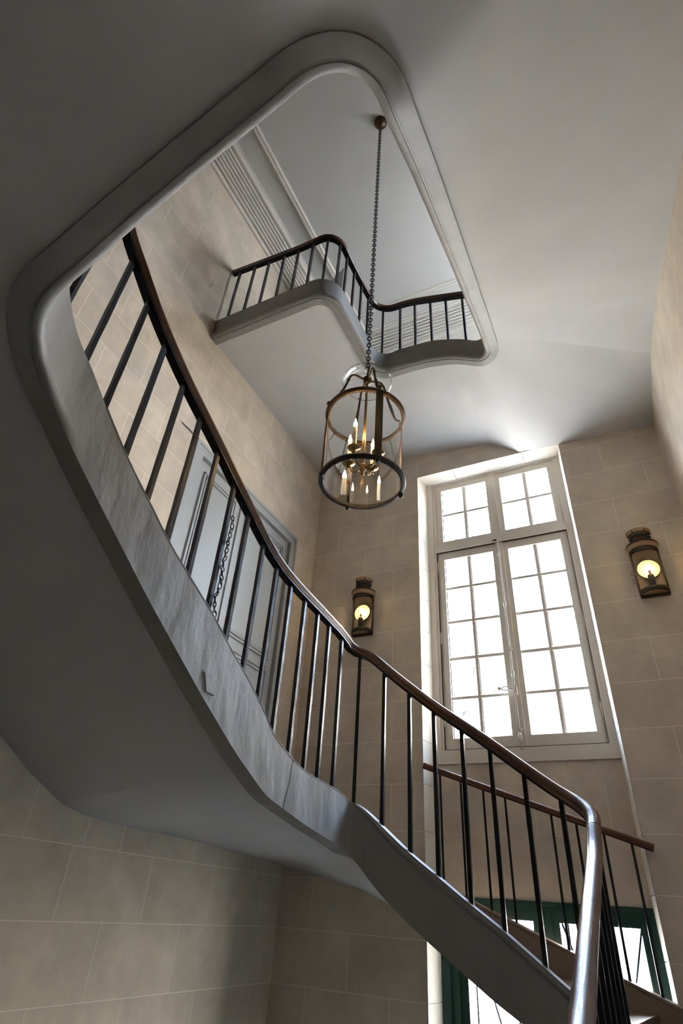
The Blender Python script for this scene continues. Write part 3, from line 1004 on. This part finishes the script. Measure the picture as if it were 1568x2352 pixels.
# ------------------------------------------------------------------ green glazed door under the window
d1 = tag(empty('door_1', (-.183, FY, -ZF)), 'dark green glazed double door at the foot of the recess', kind='structure')
GT = .0285
mb = MB()
mb.box(FX0 - .004, -.312, FY, FY + .03, -ZF, GT)
mb.box(-.0425, FX1 + .004, FY, FY + .03, -ZF, GT)
mb.box(-.312, -.0425, FY, FY + .03, .0175, GT)
mb.box(FX0 - .004, -.324, FY - .004, FY, -ZF, GT)
mb.box(-.0385, FX1 + .004, FY - .004, FY, -ZF, GT)
mb.box(-.324, -.0385, FY - .004, FY + .001, .0225, GT - .0002)
mb.build('frame', GREEN, d1)
for x0, x1 in ((-.3130, -.1751), (-.1749, -.0415)):
    a, b = (-.299, -.197) if x0 < -.2 else (-.160, -.0535)
    lf = MB().box(x0, a, FY + .004, FY + .022, -ZF, .0185).box(b, x1, FY + .004, FY + .022, -ZF, .0185)
    lf.box(a, b, FY + .004, FY + .022, .0045, .0185).box(a, b, FY + .004, FY + .022, -ZF, -.32)
    lf = lf.build('leaf', GREEN, d1)
    mb = MB()
    for (p, q, r, t) in ((a - .003, a, -.32, .0075), (b, b + .003, -.32, .0075), (a, b, .0045, .0075), (a, b, -.323, -.32)):
        mb.box(p, q, FY + .0015, FY + .006, r, t)
    mb.build('glazing_bead', GREEN, lf)
    m2 = MB()
    m2.poly([(a, FY + .014, -.32), (b, FY + .014, -.32), (b, FY + .014, .0045), (a, FY + .014, .0045)])
    m2.build('pane', TEXPANE, lf)
    mb = MB()
    c = (a + b) / 2
    for zt in (.0045,):
        zb_ = -.32
        mb.tube([(a, FY + .024, zb_), (b, FY + .024, zt)], .0015, 6)
        mb.tube([(a, FY + .024, zt), (b, FY + .024, zb_)], .0015, 6)
    mb.tube([(c - .045, FY + .024, -.32), (c - .045, FY + .024, .0045)], .0013, 6)
    mb.build('grille', IRON, lf)

MB().box(-.1790, -.1710, FY + .0018, FY + .0060, -ZF, .0172).build('meeting_strip', GREEN, d1)
# upper landing window in the right wall (out of view, lights the top floor)
w2 = tag(empty('window_2', (XR, .855, WZ0)), 'window of the upper landing', kind='structure')
mb = MB()
for y in (WY0, (WY0 + WY1) / 2 - .005, WY1 - .01): mb.box(XR + .02, XR + .03, y, y + .01, WZ0, WZ1)
for z in (WZ0, WZ0 + .10, WZ0 + .2, WZ1 - .01): mb.box(XR + .02, XR + .03, WY0, WY1, z, z + .008)
mb.build('frame', WPAINT, w2)

# ------------------------------------------------------------------ wall lanterns
def wall_lantern(x0, label):
    yc = .9955
    t = empty('wall_lantern', (x0, 1.0, .468), label, 'wall lamp', group='wall lanterns')
    A0, A1 = PI, 2 * PI
    R = .0215
    c = (x0, yc, 0)
    MB().box(x0 - R - .001, x0 + R + .001, .9965, .9995, .466, .556).build('back_plate', PLATE, t)
    def fr(mb):
        mb.box(x0 - R - .0015, x0 - R + .0012, yc - .003, .998, .468, .556)
        mb.box(x0 + R - .0012, x0 + R + .0015, yc - .003, .998, .468, .556)
        mb.box(x0 - R, x0 + R, .993, .998, .4655, .4695)
        return mb
    fr(MB()).build('side_frame', LIRON, t)
    MB().lathe([(R - .001, .4685), (R + .0012, .4685), (R + .0016, .4725), (R + .0012, .4765), (R - .001, .4765), (R - .001, .4685)], c, 24, A0, A1).build('bottom_rim', LIRON, t)
    mb = MB()
    n = 20
    pts = [(x0 + (R - .0005) * math.cos(A0 + (A1 - A0) * k / n), yc + (R - .0005) * math.sin(A0 + (A1 - A0) * k / n), .4695) for k in range(n + 1)]
    mb.poly(pts)
    mb.build('base_plate', COPPER, t)
    MB().lathe([(R - .0002, .4765), (R - .0002, .5465)], c, 28, A0, A1).build('glass', LGLASS, t)
    # pierced band
    mb = MB()
    mb.lathe([(R + .0006, .5455), (R + .0012, .5468), (R + .0006, .5480)], c, 28, A0, A1)
    mb.lathe([(R + .0010, .5522), (R + .0018, .5535), (R + .0010, .5548)], c, 28, A0, A1)
    for k in range(27):
        a = A0 + (A1 - A0) * (k + .5) / 27
        q = (x0 + (R + .0012) * math.cos(a), yc + (R + .0012) * math.sin(a))
        mb.box(q[0] - .0007, q[0] + .0007, q[1] - .0007, q[1] + .0007, .5475, .5525)
    mb.build('pierced_band', LIRON, t)
    MB().lathe([(R + .0012, .5548), (R + .0042, .5605), (R + .0048, .5630)], c, 28, A0, A1).build('cap_reflector', COPPER, t)
    MB().lathe([(R + .0048, .5615), (R + .0055, .5630), (R + .0046, .5655), (.0195, .5685), (.0165, .5700), (.0163, .5720)], c, 28, A0, A1).build('cap', LIRON, t)
    mb = MB()
    for zz0, zz1, rr in ((.5715, .5785, .0158), (.5815, .5865, .0165)):
        for k in range(17):
            a = A0 + (A1 - A0) * (k + .5) / 17
            q = (x0 + rr * math.cos(a), yc + rr * math.sin(a))
            mb.box(q[0] - .0007, q[0] + .0007, q[1] - .0007, q[1] + .0007, zz0, zz1)
    mb.lathe([(.0160, .5780), (.0185, .5790), (.0180, .5815), (.0158, .5820)], c, 24, A0, A1)
    mb.lathe([(.0170, .5860), (.0185, .5868), (.0180, .5878)], c, 24, A0, A1)
    for a in (A0 + .05, A0 + 1.0, A0 + 2.1, A1 - .05):
        q = (x0 + .0188 * math.cos(a), yc + .0188 * math.sin(a))
        mb.box(q[0] - .0008, q[0] + .0008, q[1] - .0008, q[1] + .0008, .5865, .5930)
    mb.build('chimney', LIRON, t)
    MB().lathe([(.0140, .5715), (.0140, .5865)], c, 24, A0, A1).build('chimney_lining', COPPER, t)
    MB().lathe([(.0182, .5872), (.0200, .5930), (.0204, .5932)], c, 24, A0, A1).build('crown', COPPER, t)
    # reflector dish
    mb = MB()
    rows = []
    for r, y in ((.0005, .9945), (.006, .9943), (.012, .9935), (.0170, .9920), (.0176, .9915)):
        rows.append([(x0 + r * math.cos(2 * PI * k / 28), y, .5165 + r * math.sin(2 * PI * k / 28)) for k in range(28)])
    mb.grid(rows, True)
    mb.build('reflector', REFL, t)
    MB().lathe([(.0001, .4700), (.0050, .4700), (.0050, .4990), (.0046, .5010), (.0001, .5010)], (x0, yc - .0105, 0), 14).build('candle_holder', LIRON, t)
    MB().lathe([(.0026, .5010), (.0026, .5045), (.0019, .5050), (.0019, .5075), (.0024, .5080), (.0016, .5105)], (x0, yc - .0105, 0), 12).build('bulb_socket', BRASS, t)
    MB().lathe([(.0014, .5100), (.0030, .5135), (.0032, .5160), (.0022, .5200), (.0002, .5250)], (x0, yc - .0105, 0), 12).build('bulb', LFLAME, t)
    mb = MB()
    xs = x0 - R - .002
    for zc in (.515, .500):
        mb.tube([(xs, .992, zc), (xs - .004, .990, zc + .001), (xs - .0045, .990, zc - .006), (xs, .992, zc - .009)], .0004, 5)
    mb.build('latch_wire', LIRON, t)
    return t
wall_lantern(-.4715, 'half-round black wall lantern, lit, between the landing door corner and the window')
wall_lantern(.0745, 'half-round black wall lantern, lit, to the right of the window')

# ------------------------------------------------------------------ hanging lantern
CX, CY = -.2345, .4765
RL, ZB_, ZT_ = .0495, .4185, .5270
hl = empty('hanging_lantern', (CX, CY, ZB_), 'large round glass hall lantern with four lit candle bulbs hanging from a long chain', 'lantern')
c0 = (CX, CY, 0)
MB().lathe([(.0001, ZC - .013), (.003, ZC - .0125), (.008, ZC - .010), (.0125, ZC - .006), (.0145, ZC - .001), (.0145, ZC)], c0, 24).build('ceiling_rose', BRONZE, hl)
chain_mb((CX, CY, ZC - .012), (CX, CY, .625), .0100, .0058, .0009).build('chain', LIRON, hl)
MB().tube([(CX, CY, .628), (CX + .002, CY, .622), (CX, CY, .612), (CX, CY, .600)], .0013, 8).build('hook', BRONZE, hl)
# smoke bell
MB().lathe([(.0060, .6180), (.0065, .6155), (.0075, .6135), (.0140, .6120), (.0230, .6085), (.0300, .6020), (.0330, .5955), (.0340, .5945), (.0335, .5935), (.0325, .5950), (.0295, .6010), (.0228, .6075), (.0140, .6110), (.0070, .6122)], c0, 40).build('smoke_bell', BELLGLASS, hl)
RIMG = glass('bell_rim_glass', (.80, .83, .84), .3, .05, .10)
MB().tube([(CX + .0337 * math.cos(2 * PI * k / 48), CY + .0337 * math.sin(2 * PI * k / 48), .5945) for k in range(49)], .0008, 8).build('bell_rim', RIMG, hl)
MB().tube([(CX + .0062 * math.cos(2 * PI * k / 20), CY + .0062 * math.sin(2 * PI * k / 20), .6175) for k in range(21)], .0007, 6).build('bell_collar', RIMG, hl)
MB().lathe([(.0001, .5905), (.003, .591), (.0055, .594), (.0045, .598), (.006, .601), (.0040, .604), (.0016, .607), (.0001, .608)], c0, 16).build('hub', BRONZE, hl)
for k in range(4):
    a = PI / 4 + k * PI / 2
    ca, sa = math.cos(a), math.sin(a)
    q = lambda r, z: (CX + r * ca, CY + r * sa, z)
    mb = MB()
    ctrl = [(.004, .5985), (.010, .6000), (.016, .6020), (.021, .6010), (.0245, .5960), (.0265, .5890), (.0290, .5790), (.0320, .5690), (.0352, .5600), (.0382, .5510), (.0405, .5440), (.0425, .5400), (.0455, .5385), (.0490, .5390)]
    rad = [.0014, .0014, .0014, .0014, .0014, .0014, .0016, .0017, .0022, .0020, .0016, .0014, .0013, .0013]
    mb.tube([q(r, z) for r, z in ctrl], rad, 8)
    mb.ball(q(.0268, .588), .0024, 6)
    mb.ball(q(.0345, .562), .0024, 6)
    mb.ball(q(.0358, .558), .0020, 6)
    mb.build('arm', BRONZE, hl)
    # upright bar, the front one broad and fluted
    wide = k == 3
    wb_ = .0048 if wide else .0022
    tx, ty = -sa, ca
    mb = MB()
    nf = 5 if wide else 2
    for j in range(nf):
        f = -wb_ + 2 * wb_ * (j + .5) / nf
        r = RL + .0012
        mb.tube([(CX + r * ca + tx * f, CY + r * sa + ty * f, ZB_), (CX + r * ca + tx * f, CY + r * sa + ty * f, ZT_)], wb_ / nf * 1.05, 8)
    b = mb.build('upright', UPR, hl)
    MB().ball(q(RL + .001, ZB_ - .0035), .0032, 7).build('ball_foot', LIRON, b)
    MB().ball(q(RL + .001, ZT_ + .0065), .0030, 7).build('ball_finial', BRONZE, b)
def ring(name, z, m):
    mb = MB()
    mb.lathe([(RL - .0022, z - .0022), (RL + .0020, z - .0026), (RL + .0030, z), (RL + .0020, z + .0026), (RL - .0016, z + .0026), (RL - .0022, z - .0022)], c0, 64)
    for k in range(110):
        a = 2 * PI * k / 110
        x, y = CX + (RL - .0022) * math.cos(a), CY + (RL - .0022) * math.sin(a)
        mb.ball((x, y, z - .0024), .0010, 3)
        if name == 'bottom_ring':
            mb.ball((CX + (RL + .0012) * math.cos(a), CY + (RL + .0012) * math.sin(a), z + .0030), .0009, 3)
    return mb.build(name, m, hl)
ring('bottom_ring', ZB_, LIRON)
ring('top_ring', ZT_, BRONZE)
MB().lathe([(RL - .001, ZB_), (RL - .001, ZT_ + .001)], c0, 64).build('glass_cylinder', LGLASS, hl)
MB().tube([(CX, CY, .594), (CX, CY, .445)], .0019, 10).build('stem', BRASS, hl)
MB().lathe([(.0001, .4290), (.0012, .4300), (.0024, .4325), (.0016, .4345), (.0034, .4370), (.0042, .4400), (.0030, .4425), (.0040, .4450), (.0020, .4480)], c0, 14).build('finial', CUPB, hl)
for k in range(4):
    a = math.radians(-97 + 90 * k)
    ca, sa = math.cos(a), math.sin(a)
    q = lambda r, z: (CX + r * ca, CY + r * sa, z)
    RC, zc = .0215, .4560
    mb = MB()
    mb.tube([q(.003, .4420), q(.008, .4395), q(.013, .4400), q(.0165, .4440), q(.0190, .4500), q(RC, .4535)], .0011, 8)
    mb.tube([q(.0195, .4510), q(.0225, .4485), q(.0245, .4500), q(.0238, .4525)], .0008, 6)
    mb.build('candle_arm', CUPB, hl)
    MB().lathe([(.0001, zc - .004), (.0020, zc - .0035), (.0030, zc - .001), (.0072, zc + .0004), (.0082, zc + .0016), (.0076, zc + .0020), (.0040, zc + .0012), (.0034, zc + .004), (.0030, zc + .005)], q(RC, 0), 18).build('drip_cup', CUPB, hl)
    cd = MB().lathe([(.0027, zc + .002), (.0027, zc + .0345), (.0022, zc + .0352), (.0001, zc + .0352)], q(RC, 0), 14).build('candle', CANDLE, hl)
    MB().lathe([(.0012, zc + .0350), (.0024, zc + .0385), (.0026, zc + .0405), (.0017, zc + .0450), (.0007, zc + .0490), (.0001, zc + .0510)], q(RC, 0), 12).build('flame_bulb', FLAME, cd)

# ------------------------------------------------------------------ courtyard outside
gr = MB()
gr.poly([(-8, 1.09, -ZF - .02), (8, 1.09, -ZF - .02), (8, 9, -ZF - .02), (-8, 9, -ZF - .02)])
tag(gr.build('ground', GROUND), 'pale courtyard ground', kind='structure')
fb = empty('courtyard_building', (-2.2, 4.0, -ZF), 'pale stone building across the courtyard behind the window', 'building')
MB().box(-5.5, -.30, 4.0, 4.6, -ZF - .02, 2.15).build('facade', FACADE, fb)
MB().box(-5.6, -.25, 3.95, 4.0, 2.05, 2.15).build('eaves', FACADE, fb)
for i in range(7):
    for j in range(3):
        x, z = -.75 - .62 * i, -.1 + .72 * j
        wf = MB().box(x - .15, x + .15, 3.985, 4.0, z - .03, z + .46).build('window', FACADE, fb)
        MB().box(x - .12, x + .12, 3.982, 3.985, z, z + .43).build('window_pane', FWIN, wf)
wg = empty('bounce_wing', (1.85, .6, -ZF), 'pale wing added out of view to bounce warm light into the upper landing window', 'building')
MB().box(1.5, 2.2, -1.5, 3.4, -ZF - .02, 1.75).build('facade', FACADE2, wg)  # added wing: reflects warm light into the upper window and hides some sky
lw = empty('bounce_range', (1.2, 3.6, -ZF), 'pale range added to bounce warm light in through the window from the right', 'building')
MB().box(-.18, 3.2, 3.6, 4.2, -ZF - .02, 1.5).build('facade', FACADE2, lw)  # added range: bounces warm light onto the left wall
MB().box(-.20, 3.25, 3.55, 4.25, 1.5, 1.57).build('parapet', FACADE2, lw)
tr = empty('courtyard_tree', (-.9, 2.6, -ZF), 'bare tree with thin branches outside the tall window', 'tree')
def branch(mb, p, d, l, r, depth):
    pts, rr = [p], [r]
    q = Vector(p)
    dv = Vector(d).normalized()
    for k in range(5):
        dv = (dv + Vector((random.uniform(-.18, .18), random.uniform(-.18, .18), random.uniform(-.10, .14)))).normalized()
        q = q + dv * l / 5
        pts.append(tuple(q)); rr.append(r * (1 - .13 * (k + 1)))
        if depth and k >= 1:
            nd = (dv + Vector((random.uniform(-.9, .9), random.uniform(-.6, .6), random.uniform(-.25, .5)))).normalized()
            branch(mb, tuple(q), nd, l * .62, r * .45, depth - 1)
    mb.tube(pts, rr, 5)
mb = MB()
mb.tube([(-.9, 2.6, -ZF), (-.89, 2.6, 0), (-.87, 2.58, .4)], [.035, .03, .026], 8)
mb.build('trunk', BARK, tr)
mb = MB()
for d in ((.5, -.1, 1), (-.4, .1, 1), (.9, 0, .7)):
    branch(mb, (-.87, 2.58, .4), d, .95, .016, 2)
mb.build('branches', BARK, tr)
